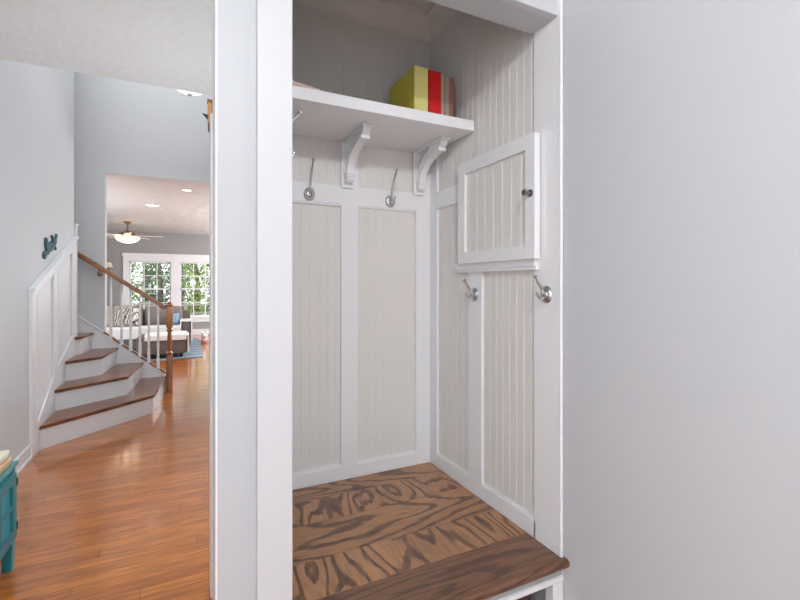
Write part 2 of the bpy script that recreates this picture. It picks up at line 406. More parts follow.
# ------------------------------------------------------------------ bench
b0 = thing('storage_bench', 'built-in niche bench with dark-stained oak top and white face frame', 'bench', (.69, 1.5, 0))
bm = nb()
ys = [1.976, 1.848, 1.666, 1.442, 1.26, 1.10]
XJ = .80
def board(x0, x1, y0, y1, mi): box(bm, x0, x1, y0+.0004, y1-.0004, SEAT-.028, SEAT, .0008, mi)
board(XL, XR, ys[1], ys[0], 0)
board(XL, XR-.0, ys[2], ys[1], 1)
board(XL, XR, ys[3], ys[2], 0)
board(XL, XR, ys[4], ys[3], 1)
board(XL, XR, ys[5], ys[4], 2)
under(obj('seat_board', bm, [M['grain_x'], M['grain_y'], M['grain_f']]), b0)
bm = nb(); prism(bm, [(1.0995, SEAT-.028), (1.0995, SEAT)]+[(1.078-.010*math.sin(k*PI/8), SEAT-.014+.014*math.cos(k*PI/8)) for k in range(9)], 'X', .145, 1.149); under(obj('seat_nosing', bm, M['grain_f'], smooth=True, angle=40), b0)
bm = nb(); box(bm, XL, XR, 1.079, 1.13, .390, .405, .003)
box(bm, XL, .30, 1.090, 1.125, 0, .391); box(bm, 1.097, XR, 1.090, 1.125, 0, .391, .002); box(bm, .30, 1.097, 1.090, 1.125, 0, .05)
under(obj('face_frame', bm, M['white']), b0)
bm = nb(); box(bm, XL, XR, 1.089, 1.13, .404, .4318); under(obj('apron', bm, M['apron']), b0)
bm = nb(); box(bm, XL, XL+.015, 1.135, 1.97, 0, .432); box(bm, XR-.015, XR, 1.135, 1.97, 0, .432); box(bm, XL+.015, XR-.015, 1.95, 1.97, 0, .432); under(obj('side_panel', bm, M['white2']), b0)
dr = thing('storage_box', 'dark brown wooden box in the opening under the niche bench', 'box', (.69, 1.5, 0))
bm = nb(); x0, x1, y0, y1, z0, z1 = .33, 1.055, 1.15, 1.90, .0, .34
box(bm, x0, x1, y0, y0+.018, z0, z1, .002); box(bm, x0, x1, y1-.018, y1, z0, z1, .002); box(bm, x0, x0+.018, y0+.018, y1-.018, z0, z1); box(bm, x1-.018, x1, y0+.018, y1-.018, z0, z1); box(bm, x0, x1, y0, y1, z0, z0+.015)
under(obj('box_body', bm, M['dkbrown']), dr)
bm = nb(); tube(bm, pipe([(.62, 1.15, .24), (.63, 1.125, .24), (.75, 1.125, .24), (.76, 1.15, .24)], 6), .005, 8); under(obj('handle', bm, M['dknickel'], smooth=True), dr)

# ------------------------------------------------------------------ shelf with brackets
sh = thing('wall_shelf', 'long white shelf on two scrolled corbels across the niche', 'shelf', (.69, 1.78, 2.05))
bm = nb(); box(bm, XL, XR, 1.59, YB+.012, 2.05, 2.095, .002); under(obj('shelf_board', bm, M['white']), sh)
def bracket(x):
    bm = nb()
    box(bm, x-.030, x+.030, YB-.012, YB-.001, 1.83, 2.05, .002)          # back plate
    y = YB-.012
    box(bm, x-.024, x+.024, y-.258, y, 2.038, 2.0495, .002)               # top plate
    # curved brace: outer curve + inner curve
    n = 14; outer = []; inner = []
    for k in range(n+1):
        t = k/n; a = t*PI/2
        outer.append((y-.030-.170*(1-math.cos(a))*1.0, 1.868+.150*math.sin(a)))
    pts = [(y, 1.858), (y-.024, 1.852), (y-.034, 1.862), (y-.034, 1.872)]
    pts += [(y-.034-.176*(1-math.cos(k/n*PI/2)), 1.878+.118*math.sin(k/n*PI/2)) for k in range(1, n+1)]
    pts += [(y-.220, 2.000), (y-.225, 2.012), (y-.235, 2.018), (y-.244, 2.038)]
    # inner edge back towards the wall: leave an opening
    pts += [(y-.125, 2.036)]
    pts += [(y-.125+.1*math.sin(k/n*PI/2), 2.02-.10*(1-math.cos(k/n*PI/2))) for k in range(0, n+1)]
    pts += [(y-.018, 1.90), (y, 1.90)]
    prism(bm, pts, 'X', x-.0175, x+.0175)
    for zz in (1.874, 1.888): box(bm, x-.021, x+.021, y-.040, y-.012, zz, zz+.005, .001)
    box(bm, x-.021, x+.021, y-.224, y-.185, 1.998, 2.008, .001)
    return under(obj('bracket', bm, M['white']), sh)
bracket(.686); bracket(1.066)

# ------------------------------------------------------------------ hooks.  local frame: wall plane at y=0, hook points to -y
def make_hook(up, out, rr, lout, lup, lean, label, group, loc, rotz):
    t = thing('coat_hook', label, 'hook', loc, group)
    R = Matrix.Rotation(PI/2, 4, 'X')
    bm = nb(); lathe(bm, [(0, 0), (rr*1.0, 0), (rr, .003), (rr*.85, .006), (rr*.80, .008), (rr*.55, .010), (rr*.42, .014), (0, .016)], 24, R)
    for v in bm.verts: v.co.z *= 1.12
    obj('rosette', bm, M['nickel'], t, True, 35)
    bm = nb(); pts = pipe([(0, -.006, 0), (0, -.018, up*.08), (0, -out*(.4-lean*.0), up*(.42-.12*lean)), (0, -out*(.62+.08*lean), up*(.75-.1*lean)), (0, -out, up)], 8)
    tube(bm, pts, [.0064-.0024*i/(len(pts)-1) for i in range(len(pts))], 10)
    d = Vector((0, -.55, .83)).normalized(); mt = Matrix.Translation((0, -out, up)) @ d.to_track_quat('Z', 'Y').to_matrix().to_4x4()
    lathe(bm, [(0, -.004), (.0035, -.003), (.0085, .003), (.0085, .0055), (.004, .0085), (0, .009)], 16, mt)
    obj('upper_prong', bm, M['nickel'], t, True, 50)
    bm = nb(); pts = pipe([(0, -.006, -.004), (0, -.020, -.014), (0, -lout*.75, -.012), (0, -lout, lup)], 8)
    tube(bm, pts, [.005-.0015*i/(len(pts)-1) for i in range(len(pts))], 10)
    mt = Matrix.Translation((0, -lout, lup)); lathe(bm, [(0, -.005), (.0055, -.001), (.0055, .003), (0, .006)], 12, mt)
    obj('lower_prong', bm, M['nickel'], t, True, 50)
    t.rotation_euler = (0, 0, rotz); return t
h1 = make_hook(.135, .075, .026, .058, .012, 0, 'tall nickel coat hook on the back rail, left of the shelf corbel', 'coat hooks in the niche', (.505, YB, 1.787), 0)
dup(h1, (.909, YB, 1.787), 0, 'tall nickel coat hook on the back rail, between the two shelf corbels')
dup(h1, (XL, 1.352, 1.768), PI/2, 'nickel coat hook half hidden behind the left white casing, just under the shelf')
# right wall: rotate -90 so the hook points to -x
h4 = make_hook(.058, .052, .027, .046, .006, 1, 'small nickel coat hook on the narrow stile under the cupboard door', 'coat hooks in the niche', (XR-.0005, 1.585, 1.335), -PI/2)
dup(h4, (XR, 1.158, 1.343), -PI/2, 'small nickel coat hook on the wide white casing right of the beadboard')

# ------------------------------------------------------------------ cupboard door on the right wall
cb = thing('wall_cupboard', 'small white cupboard set in the niche wall with beadboard door', 'cupboard', (1.12, 1.43, 1.47))
bm = nb(); box(bm, 1.118, XR+.012, 1.20, 1.712, 1.445, 1.472, .002); box(bm, 1.124, XR+.012, 1.20, 1.705, 1.432, 1.447, .002)
box(bm, 1.130, XR+.013, 1.225, 1.70, 1.472, 1.93)
under(obj('cupboard_frame', bm, M['white']), cb)
bm = nb(); DX = 1.104; dy0, dy1, dz0, dz1 = 1.184, 1.667, 1.470, 1.915; st = .050
box(bm, DX, 1.129, dy0, dy0+st, dz0, dz1, .0015); box(bm, DX, 1.129, dy1-st, dy1, dz0, dz1, .0015)
box(bm, DX+.0003, 1.129, dy0+st, dy1-st, dz0, dz0+st, .0); box(bm, DX+.0003, 1.129, dy0+st, dy1-st, dz1-st, dz1, .0)
dd = under(obj('cupboard_door', bm, M['white']), cb)
bm = nb(); beads(bm, 'X', dy0+st, dy1-st, dz0+st, dz1-st, DX+.012, 1.127, pitch=.055)
pn = under(obj('door_panel', bm, M['bead']), cb); pn.parent = dd; 
kb = nb(); R = Matrix.Translation((DX, 1.205, 1.703)) @ Matrix.Rotation(-PI/2, 4, 'Y')
lathe(kb, [(0, 0), (.014, 0), (.0135, .003), (.006, .006), (.005, .018), (.010, .022), (.0125, .028), (.010, .033), (0, .035)], 20, R)
k_ = under(obj('knob', kb, M['dknickel'], smooth=True, angle=50), cb); k_.parent = dd

# ------------------------------------------------------------------ books on shelf
def book(name, x0, x1, y0, y1, h, mc, label, tilt=0, spine=None):
    z = 2.095
    t = thing(name, label, 'book', ((x0+x1)/2, y0, z), 'books on the niche shelf')
    c = .0025
    bm = nb(); box(bm, x0, x0+c, y0+c, y1, z, z+h); box(bm, x1-c, x1, y0+c, y1, z, z+h)
    under(obj('cover', bm, mc), t)
    bm = nb(); box(bm, x0, x1, y0, y0+c, z, z+h, .0008); under(obj('spine', bm, spine or mc), t)
    bm = nb(); box(bm, x0+c, x1-c, y0+c, y1-.004, z+.002, z+h-.004); under(obj('pages', bm, M['page']), t)
    return t
yf = 1.68
book('book', .889, .956, yf, yf+.262, .230, M['yellow'], 'thick yellow book with pale yellow spine, leftmost on the shelf', spine=M['yspine'])
book('book', .961, 1.022, yf, yf+.23, .226, M['red'], 'thick bright red book standing beside the yellow one')
book('book', 1.026, 1.043, yf+.004, yf+.21, .222, M['tan'], 'slim tan-pink book pressed against the red book')
book('book', 1.045, 1.066, yf+.002, yf+.21, .218, M['khaki'], 'slim khaki-grey book, second from the red book')
book('book', 1.068, 1.092, yf+.006, yf+.21, .216, M['rust'], 'slim reddish-brown book, last in the row on the right')
mg = thing('magazine', 'curled pinkish magazine lying flat at the left end of the shelf', 'magazine', (.33, 1.72, 2.095))
def curl(x): 
    t = (x-.25)/.235; return max(0, (1-t))**.6*.030
bm = nb(); n = 12; xs = [.25+.235*k/n for k in range(n+1)]
prism(bm, [(x, 2.0955) for x in xs]+[(x, 2.0965+curl(x)*.45) for x in xs[::-1]], 'Y', 1.615, 1.83); under(obj('lower_pages', bm, M['dkbook']), mg)
bm = nb()
prism(bm, [(x, 2.0965+curl(x)*.45) for x in xs]+[(x, 2.0985+curl(x)*1.05) for x in xs[::-1]], 'Y', 1.612, 1.83); under(obj('magazine_cover', bm, M['pink']), mg)

# ------------------------------------------------------------------ left wall baseboard and wainscot
bm = nb(); box(bm, -1.11, -1.094, -3.0, 4.40, 0, .115, .003); box(bm, -1.094, -1.086, -3.0, 4.40, 0, .02); struct('baseboard_left', bm, M['white'])
def cap(y): return 1.34+(y-4.432)*.357
bm = nb(); P = []
x0, x1 = -1.11, -1.088
prism(bm, [(4.41, 0.002), (4.62, 0.002), (4.90, .19), (5.96, .57), (5.96, cap(5.96)-.01), (4.41, cap(4.41)-.01)], 'X', x0, -1.102)     # field
def strip(pts): prism(bm, pts, 'X', x0, x1)
strip([(4.40, 0), (4.53, 0), (4.53, cap(4.53)), (4.40, cap(4.40))])
def up_rail(a, b_): strip([(a, cap(a)-.09), (b_, cap(b_)-.09), (b_, cap(b_)), (a, cap(a))])
up_rail(4.53, 5.97)
strip([(5.03, .494), (5.17, .57), (5.17, cap(5.17)-.09), (5.03, cap(5.03)-.09)])
strip([(5.76, .80), (5.97, .87), (5.97, cap(5.97)-.09), (5.76, cap(5.76)-.09)])
# skirt below the panels, follows the steps
strip([(4.53, 0), (4.62, 0), (5.97, .60), (5.97, .87), (5.76, .80), (5.17, .57), (4.53, .22)])
# cap rail
dirn = math.atan(.357)
for (t0, t1, xx) in ((0, .022, -1.066), (-.02, 0, -1.078)):
    prism(bm, [(4.385, cap(4.385)+t0), (5.972, cap(5.972)+t0), (5.972, cap(5.972)+t1), (4.385, cap(4.385)+t1)], 'X', x0, xx)
# panel moulding beads
def bead3(pts):
    q = [(-1.090, a, b_) for a, b_ in pts]
    tube(bm, q+[q[0]], .007, 6, False)
bead3([(4.53, .24), (5.03, .54), (5.03, cap(5.03)-.09), (4.53, cap(4.53)-.09)])
bead3([(5.17, .60), (5.76, .82), (5.76, cap(5.76)-.09), (5.17, cap(5.17)-.09)])
struct('trim_9', bm, M['white'])
bm = nb(); box(bm, -1.26, -1.083, 5.965, 5.99, .6, 2.03, .002); box(bm, -1.27, -1.075, 5.955, 6.0, 2.03, 2.05, .004); struct('trim_10', bm, M['white'])

# ------------------------------------------------------------------ staircase
st_ = thing('staircase', 'flared corner staircase with oak treads and white risers', 'stairs', (-.9, 5.8, 0))
YW = 6.385
steps = [  # z top, riser polygon front pts (left wall, corner, far side)
    (.198, (-1.087, 4.612), (-.312, 5.389), (-.236, YW)),
    (.397, (-1.087, 5.085), (-.564, 5.500), (-.496, YW)),
    (.600, (-1.087, 5.480), (-.821, 5.690), (-.762, YW)),
    (.797, (-1.087, 5.905), (-1.050, 5.935), (-1.010, YW)),
]
for i, (z, a, c, d) in enumerate(steps):
    bm = nb(); z0 = steps[i-1][0] if i else 0
    back = [(-1.087, YW)]
    prism(bm, [a, c, d]+back, 'Z', z0, z-.028)
    under(obj('riser', bm, M['white']), st_)
    o = .026; bm = nb()
    pa = (a[0], a[1]-.035); pc = (c[0]+.022, c[1]-.022); pd = (d[0]+o, d[1])
    
    prism(bm, [pa, pc, pd]+back, 'Z', z-.028, z)
    e = [e for e in bm.edges if all(v.co.z > z-.001 or v.co.z < z-.027 for v in e.verts)]
    bmesh.ops.bevel(bm, geom=[e for e in bm.edges if abs(e.verts[0].co.z-e.verts[1].co.z) < .001 and (max(e.verts[0].co.y, e.verts[1].co.y) < YW-.01 or min(e.verts[0].co.y, e.verts[1].co.y) < YW-.01) and min(e.verts[0].co.x, e.verts[1].co.x) > -1.0871 and not (e.verts[0].co.x < -1.086 and e.verts[1].co.x < -1.086)], offset=.009, segments=2, affect='EDGES')
    under(obj('tread', bm, M['tread'], smooth=True, angle=50), st_)
for k in range(6):
    z = .995+.198*k; xf = -1.30-.26*k
    bm = nb(); box(bm, xf-.26, xf, 6.0, YW, z-.198, z-.028); under(obj('riser', bm, M['white']), st_)
    bm = nb(); box(bm, xf-.26, xf+.025, 6.0, YW, z-.028, z, .006); under(obj('tread', bm, M['tread']), st_)
bm = nb(); box(bm, -1.31, -1.0872, 5.9705, YW, 0, .769); under(obj('riser', bm, M['white']), st_)
bm = nb(); box(bm, -1.31, -1.0872, 5.9705, YW, .769, .797); under(obj('tread', bm, M['tread']), st_)
bm = nb()
prism(bm, [(-.215, 0), (-.215, .20), (-.881, .755), (-.881, 0)], 'Y', YW, 6.43)
under(obj('stringer', bm, M['white']), st_)
bm = nb(); prism(bm, [(-.882, .785), (-2.6, 2.15), (-2.6, 1.9), (-.882, .5)], 'Y', YW, 6.40); 
tube(bm, [(-.882, YW-.002, .785), (-2.6, YW-.002, 2.15)], .010, 6); under(obj('skirt_board', bm, M['white']), st_)

# railing
rl = thing('stair_railing', 'oak handrail with white balusters and turned newel post at the stair foot', 'railing', (-.2, 6.4, 0))
def rz(x): return 1.053+(-.2-x)*.722     # rail centre height
bm = nb()
pr = [(-.030, -.022), (.030, -.022), (.034, .0), (.026, .020), (.012, .027), (-.012, .027), (-.026, .020), (-.034, 0)]
def sweep(bm, p0, p1, prof):
    p0, p1 = Vector(p0), Vector(p1); d = (p1-p0).normalized(); a, b_ = Vector((0, 1, 0)), None; b_ = a.cross(d); b_ = b_ if b_.z > 0 else -b_
    A = [bm.verts.new(p0+a*u+b_*v) for u, v in prof]; B = [bm.verts.new(p1+a*u+b_*v) for u, v in prof]
    n = len(prof); bm.faces.new(A); bm.faces.new(B[::-1])
    for i in range(n): bm.faces.new((A[i], A[(i+1) % n], B[(i+1) % n], B[i]))
YR = 6.345
sweep(bm, (-.22, YR, rz(-.22)), (-2.3, YR, rz(-2.3)), pr)
under(obj('handrail', bm, M['rail'], smooth=True, angle=40), rl)
bm = nb(); sweep(bm, (-.235, 6.405, .235), (-.90, 6.405, .79), [(-.032, 0), (.032, 0), (.032, .018), (-.032, .018)]); under(obj('base_rail', bm, M['rail']), rl)
for x in (-.819, -.708, -.612, -.512, -.416, -.312):
    z0 = .245+(-.235-x)*.835; z1 = rz(x)-.02; yy = 6.385
    H_ = z1-z0
    bm = nb(); box(bm, x-.016, x+.016, yy-.016, yy+.016, z0-.012, z0+H_*.16)
    lathe(bm, [(0, z0+H_*.155), (.014, z0+H_*.16), (.017, z0+H_*.20), (.010, z0+H_*.24), (.0155, z0+H_*.34), (.013, z0+H_*.55), (.0105, z0+H_*.97), (0, z0+H_)], 12, Matrix.Translation((x, yy, 0)))
    under(obj('baluster', bm, M['white'], smooth=True, angle=40), rl)
nx, ny = -.183, 6.36; w = .038
bm = nb(); box(bm, nx-w, nx+w, ny-w, ny+w, 0, .47, .004)
T = Matrix.Translation((nx, ny, 0))
lathe(bm, [(0, .465), (.034, .47), (.036, .50), (.022, .52), (.027, .55), (.030, .62), (.024, .72), (.020, .76), (.033, .78), (.033, .80), (.024, .815), (.034, .83), (0, .835)], 20, T)
box(bm, nx-w, nx+w, ny-w, ny+w, .825, 1.095, .004)
lathe(bm, [(0, 1.09), (.030, 1.095), (.046, 1.104), (.046, 1.112), (.024, 1.12), (.026, 1.13), (.015, 1.15), (0, 1.156)], 20, T)
under(obj('newel_post', bm, M['newel'], smooth=True, angle=35), rl)
bm = nb(); tube(bm, pipe([(-.93, 6.40, 1.50), (-.93, 6.375, 1.485), (-.93, 6.35, 1.50), (-.93, 6.345, rz(-.93)-.022)], 6), .006, 8)
lathe(bm, [(0, 0), (.03, 0), (.028, .006), (0, .008)], 16, Matrix.Translation((-.93, 6.40, 1.50)) @ Matrix.Rotation(PI/2, 4, 'X'))
under(obj('rail_bracket', bm, M['bronze'], smooth=True, angle=40), rl)

# upper landing newel, hangs off the edge of the upper floor
un = thing('landing_newel', 'pale oak newel post at the upstairs landing edge, beside the white casing', 'post', (.275, 5.87, 3.2))
bm = nb(); box(bm, .245, .325, 5.83, 5.91, 3.337, 3.595, .004); under(obj('post', bm, M['newel2']), un)
bm = nb(); box(bm, .238, .332, 5.823, 5.917, 3.592, 3.630, .006); under(obj('post_cap', bm, M['rail']), un)
bm = nb(); box(bm, .248, .322, 5.833, 5.907, 3.252, 3.339, .012); under(obj('post_drop', bm, M['edge']), un)
bm = nb(); box(bm, .30, .50, 5.92, 6.40, 3.09, 3.37); struct('trim_11', bm, M['white'])
bm = nb(); prism(bm, [(.185, 3.455), (.246, 3.445), (.246, 3.385), (.222, 3.415)], 'Y', 5.85, 5.88); under(obj('rail_stub', bm, M['black']), un)

# pendant in the stair hall
pd = thing('pendant_light', 'shallow white glass bowl pendant just under the ceiling edge', 'pendant light', (.045, 5.55, 3.60))
T = Matrix.Translation((.045, 5.55, 0)); zb = 3.545
bm = nb(); lathe(bm, [(0, zb), (.05, zb+.004), (.12, zb+.03), (.19, zb+.075), (.215, zb+.11), (.205, zb+.112), (.12, zb+.045), (0, zb+.02)], 28, T); under(obj('glass_bowl', bm, M['bowl'], smooth=True), pd)
bm = nb(); lathe(bm, [(0, zb-.030), (.014, zb-.024), (.026, zb-.012), (.022, zb), (0, zb+.006)], 16, T); tube(bm, [(.045, 5.55, zb), (.045, 5.55, TOPZ)], .008, 8); under(obj('stem', bm, M['nickel'], smooth=True), pd)

# ------------------------------------------------------------------ script sign on the left wall
sg = nb(); X_ = -1.102
def ws(pts, r):  # local u along slope, v perpendicular; placed on wall
    o_ = Vector((X_, 4.79, 1.612)); ang = math.radians(19)
    out = []
    for u, v in pts:
        u *= .76; v *= .55
        out.append((X_, o_.y+u*math.cos(ang)-v*math.sin(ang), o_.z+u*math.sin(ang)+v*math.cos(ang)))
    p = pipe(out, 6); tube(sg, p, r, 6)
# strokes read as flowing letters
ws([(-.03, .03), (.02, .07), (.06, .03), (.02, -.02), (-.02, .02), (.05, .00), (.09, .03)], .012)
ws([(.09, .03), (.16, .16), (.13, .26), (.10, .18), (.12, .04), (.16, .00), (.20, .04)], .013)
ws([(.20, .04), (.26, .12), (.22, .15), (.19, .06), (.24, .01), (.28, .05), (.29, .13)], .013)
ws([(.28, .05), (.31, .00), (.34, .05), (.34, .14), (.35, .03), (.39, .00)], .013)
ws([(.38, .02), (.41, .12), (.44, .14), (.40, .07), (.43, .02), (.46, .05)], .012)
ws([(.38, .22), (.44, .14), (.50, .05), (.54, .12), (.60, .17)], .013)
ws([(.52, .13), (.48, .03), (.50, -.06)], .011)
sgo = obj('script_wall_sign', sg, M['sign'], smooth=True); tag(sgo, 'small dark teal script-lettering sign on the grey wall above the sloping stair trim', 'sign')

# ------------------------------------------------------------------ teal cabinet
cx0, cx1, cy0, cy1 = -1.09, -.748, 1.92, 2.76
tc = thing('teal_cabinet', 'low teal painted cabinet with glazed-style doors against the left wall', 'cabinet', (-.92, 2.34, 0))
bm = nb(); box(bm, cx0-.00, cx1+.008, cy0-.02, cy1+.016, .492, .512, .004); under(obj('cabinet_top', bm, M['tealtop']), tc)
bm = nb(); box(bm, cx0, cx1, cy0, cy1, .14, .492, .002); under(obj('carcass', bm, M['teal']), tc)
for (x, y) in ((cx1-.045, cy1-.045), (cx1-.045, cy0), (cx0, cy0), (cx0, cy1-.045)):
    bm = nb(); prism(bm, [(x, y), (x+.045, y), (x+.045, y+.045), (x, y+.045)], 'Z', 0, .14)
    for v in bm.verts:
        if v.co.z < .01: v.co.x += (x+.0225-v.co.x)*.2; v.co.y += (y+.0225-v.co.y)*.2
    under(obj('leg', bm, M['tealb']), tc)
for y0, y1 in ((cy0+.045, (cy0+cy1)/2-.003), ((cy0+cy1)/2+.003, cy1-.045)):
    xf = cx1; bm = nb(); z0, z1 = .165, .475; s = .045
    box(bm, xf+.0005, xf+.018, y0, y0+s, z0, z1, .002); box(bm, xf+.0005, xf+.018, y1-s, y1, z0, z1, .002)
    box(bm, xf+.0005, xf+.018, y0+s, y1-s, z0, z0+s); box(bm, xf+.0005, xf+.018, y0+s, y1-s, z1-s, z1)
    ym = (y0+y1)/2; zm = (z0+z1)/2
    box(bm, xf+.0005, xf+.014, ym-.01, ym+.01, z0+s, z1-s); box(bm, xf+.0005, xf+.0135, y0+s, y1-s, zm-.01, zm+.01)
    d = under(obj('cabinet_door', bm, M['teal']), tc)
    bm = nb(); box(bm, xf+.0005, xf+.005, y0+s, y1-s, z0+s, z1-s); q = under(obj('door_panel', bm, M['tealb']), tc); q.parent = d
    for zz in (.20, .41):
        bm = nb(); box(bm, xf+.001, xf+.021, y1-.004, y1+.010, zz, zz+.035, .001); q = under(obj('hinge', bm, M['black']), tc); q.parent = d
for k, (z0, mm, lb, gx) in enumerate(((.5125, 'kraft', 'tan folded cloth, lower of the two on the teal cabinet', 0), (.550, 'cream', 'cream folded cloth, upper of the two on the teal cabinet', .012))):
    bm = nb(); box(bm, -1.06, -.750-gx*.7, 2.30, 2.735-gx*.7, z0, z0+.036, .010)
    o = obj('folded_cloth', bm, M[mm], smooth=True, angle=60); tag(o, lb, 'cloth', 'folded cloths on the teal cabinet')

# ------------------------------------------------------------------ living room
bm = nb(); box(bm, -2.6, .30, 9.05, 12.2, .001, .012, .003); tag(obj('area_rug', bm, M['rug']), 'blue and grey patchwork rug under the sofa and ottoman', 'rug')
def soft(bm, x0, x1, y0, y1, z0, z1, b=.05): box(bm, x0, x1, y0, y1, z0, z1, min(b, (x1-x0)*.45, (y1-y0)*.45, (z1-z0)*.45))
sf = thing('sofa', 'grey-brown upholstered sofa below the living room windows', 'sofa', (-1.1, 10.6, .012))
bm = nb(); soft(bm, -2.5, .10, 10.1, 11.0, .09, .36, .03); under(obj('sofa_base', bm, M['sofa'], smooth=True, angle=50), sf)
for x in (-2.4, -.01):
    for y in (10.2, 10.9): bm = nb(); lathe(bm, [(0, .012), (.02, .012), (.03, .09), (0, .092)], 10, Matrix.Translation((x, y, 0))); under(obj('sofa_leg', bm, M['black']), sf)
for x0 in (-2.3, -1.52, -.79):
    bm = nb(); soft(bm, x0, x0+.74, 10.12, 10.75, .355, .49, .04); under(obj('seat_cushion', bm, M['sofab'], smooth=True), sf)
    bm = nb(); soft(bm, x0+.01, x0+.73, 10.62, 10.85, .49, .90, .07); under(obj('back_cushion', bm, M['sofab'], smooth=True), sf)
bm = nb(); soft(bm, -2.5, .10, 10.82, 11.02, .3, .80, .05); under(obj('backrest', bm, M['sofa'], smooth=True, angle=50), sf)
for x0 in (-2.5, -.07): bm = nb(); soft(bm, x0, x0+.18, 10.1, 10.95, .35, .60, .05); under(obj('armrest', bm, M['sofa'], smooth=True, angle=50), sf)
# white throw over seat and arm
bm = nb()
def sheet(bm, path, a0, a1, axis, th=.012):
    pts = path+[(p[0]+0.0, p[1]+th) for p in path[::-1]]
    prism(bm, pts, axis, a0, a1)
pth = [(10.075, .20), (10.085, .49), (10.12, .507), (10.6, .507)]
prism(bm, [(10.06, .30), (10.10, .30), (10.10, .505), (10.55, .505), (10.55, .52), (10.09, .525), (10.06, .50)], 'X', -1.5, -.08)
prism(bm, [(-.10, .505), (-.10, .625), (.13, .625), (.13, .20), (.105, .20), (.105, .605), (-.075, .605), (-.075, .505)], 'Y', 10.08, 10.70)
tag(obj('throw_blanket', bm, M['throw']), 'white throw blanket spread over the sofa seat and right arm', 'blanket', )
def pillow(x, y, z, w, h, mat, label, rx=-.25, rzz=0):
    bm = nb(); bmesh.ops.create_grid(bm, x_segments=10, y_segments=10, size=.5)
    g = bm.verts[:]; 
    top = {}
    for v in g: top[v] = (1-(2*v.co.x)**4)*(1-(2*v.co.y)**4)
    r = bmesh.ops.duplicate(bm, geom=bm.verts[:]+bm.edges[:]+bm.faces[:])
    new = [v for v in r['geom'] if isinstance(v, bmesh.types.BMVert)]
    for v in g: v.co.z = .5*top[v]**.5
    for v in new: v.co.z = -.5*max(0, (1-(2*v.co.x)**4)*(1-(2*v.co.y)**4))**.5
    bmesh.ops.remove_doubles(bm, verts=bm.verts[:], dist=.0005)
    T = Matrix.Translation((x, y, z)) @ Matrix.Rotation(rzz, 4, 'Z') @ Matrix.Rotation(PI/2+rx, 4, 'X') @ Matrix.Diagonal((w, h, .15, 1))
    bm.transform(T); o = obj('throw_pillow', bm, mat, smooth=True); return tag(o, label, 'pillow', 'pillows on the sofa')
pillow(-1.46, 10.50, .735, .42, .42, M['pillow'], 'plain beige pillow, leftmost on the sofa')
pillow(-1.08, 10.42, .735, .46, .44, M['pattern'], 'black and cream patterned pillow on the sofa', -.3, .15)
pillow(-.24, 10.50, .64, .24, .24, M['bluep'], 'small blue printed pillow at the right end of the sofa', -.3)
ot = thing('ottoman', 'large taupe ottoman with white blanket on top in front of the sofa', 'ottoman', (-.38, 9.5, .012))
bm = nb(); soft(bm, -.80, .03, 9.12, 9.80, .085, .42, .06); under(obj('ottoman_body', bm, M['sofa'], smooth=True, angle=50), ot)
for x in (-.70, -.07):
    for y in (9.25, 9.68): bm = nb(); lathe(bm, [(0, .012), (.025, .012), (.032, .09), (0, .092)], 10, Matrix.Translation((x, y, 0))); under(obj('ottoman_leg', bm, M['black']), ot)
bm = nb(); prism(bm, [(9.09, .35), (9.115, .35), (9.12, .41), (9.16, .425), (9.75, .425), (9.75, .45), (9.14, .455), (9.10, .435)], 'X', -.66, .02)
prism(bm, [(.02, .455), (-.02, .455), (-.02, .43), (.015, .43), (.035, .40), (.04, .12), (.07, .12), (.06, .42)], 'Y', 9.12, 9.62)
tag(obj('folded_blanket', bm, M['throw']), 'white blanket draped over the ottoman and down its right side', 'blanket')
# toy on floor
ty = thing('stuffed_toy', 'small white and pink stuffed toy on the floor under the far window', 'toy', (.40, 11.3, 0))
bm = nb(); lathe(bm, [(0, .0), (.06, .01), (.085, .06), (.06, .12), (0, .14)], 16, Matrix.Translation((.40, 11.3, 0))); under(obj('body', bm, M['toy'], smooth=True), ty)
bm = nb(); lathe(bm, [(0, .11), (.05, .13), (.065, .175), (.045, .22), (0, .235)], 16, Matrix.Translation((.40, 11.27, 0)))
for s in (-1, 1): lathe(bm, [(0, .20), (.02, .21), (.024, .24), (.01, .262), (0, .265)], 10, Matrix.Translation((.40+s*.045, 11.27, 0)))
under(obj('head', bm, M['throw'], smooth=True), ty)

# ceiling fan
FX, FY = -1.13, 11.2
fn = thing('ceiling_fan', 'ceiling fan with glowing bowl light and pale blades', 'ceiling fan', (FX, FY, CEIL))
T = Matrix.Translation((FX, FY, 0))
bm = nb(); lathe(bm, [(0, CEIL-.07), (.03, CEIL-.065), (.07, CEIL-.02), (.075, CEIL-.001), (0, CEIL-.0005)], 20, T); tube(bm, [(FX, FY, CEIL-.22), (FX, FY, CEIL-.05)], .014, 10); under(obj('downrod', bm, M['bronze'], smooth=True, angle=40), fn)
bm = nb(); lathe(bm, [(0, CEIL-.34), (.12, CEIL-.335), (.15, CEIL-.30), (.13, CEIL-.25), (.06, CEIL-.21), (0, CEIL-.205)], 24, T); under(obj('motor', bm, M['bronze'], smooth=True, angle=40), fn)
bm = nb(); lathe(bm, [(0, CEIL-.475), (.08, CEIL-.465), (.17, CEIL-.43), (.22, CEIL-.385), (.235, CEIL-.345), (.20, CEIL-.341), (0, CEIL-.341)], 28, T); under(obj('light_bowl', bm, M['glow'], smooth=True), fn)
for k in range(5):
    a = math.radians(-12+72*k); bm = nb()
    prism(bm, [(.12, -.035), (.30, -.06), (.66, -.072), (.70, -.05), (.70, .05), (.66, .072), (.30, .06), (.12, .035)], 'Z', -.004, .004)
    bm.transform(T @ Matrix.Translation((0, 0, CEIL-.315)) @ Matrix.Rotation(a, 4, 'Z') @ Matrix.Rotation(.18, 4, 'X'))
    under(obj('fan_blade', bm, M['fanblade']), fn)
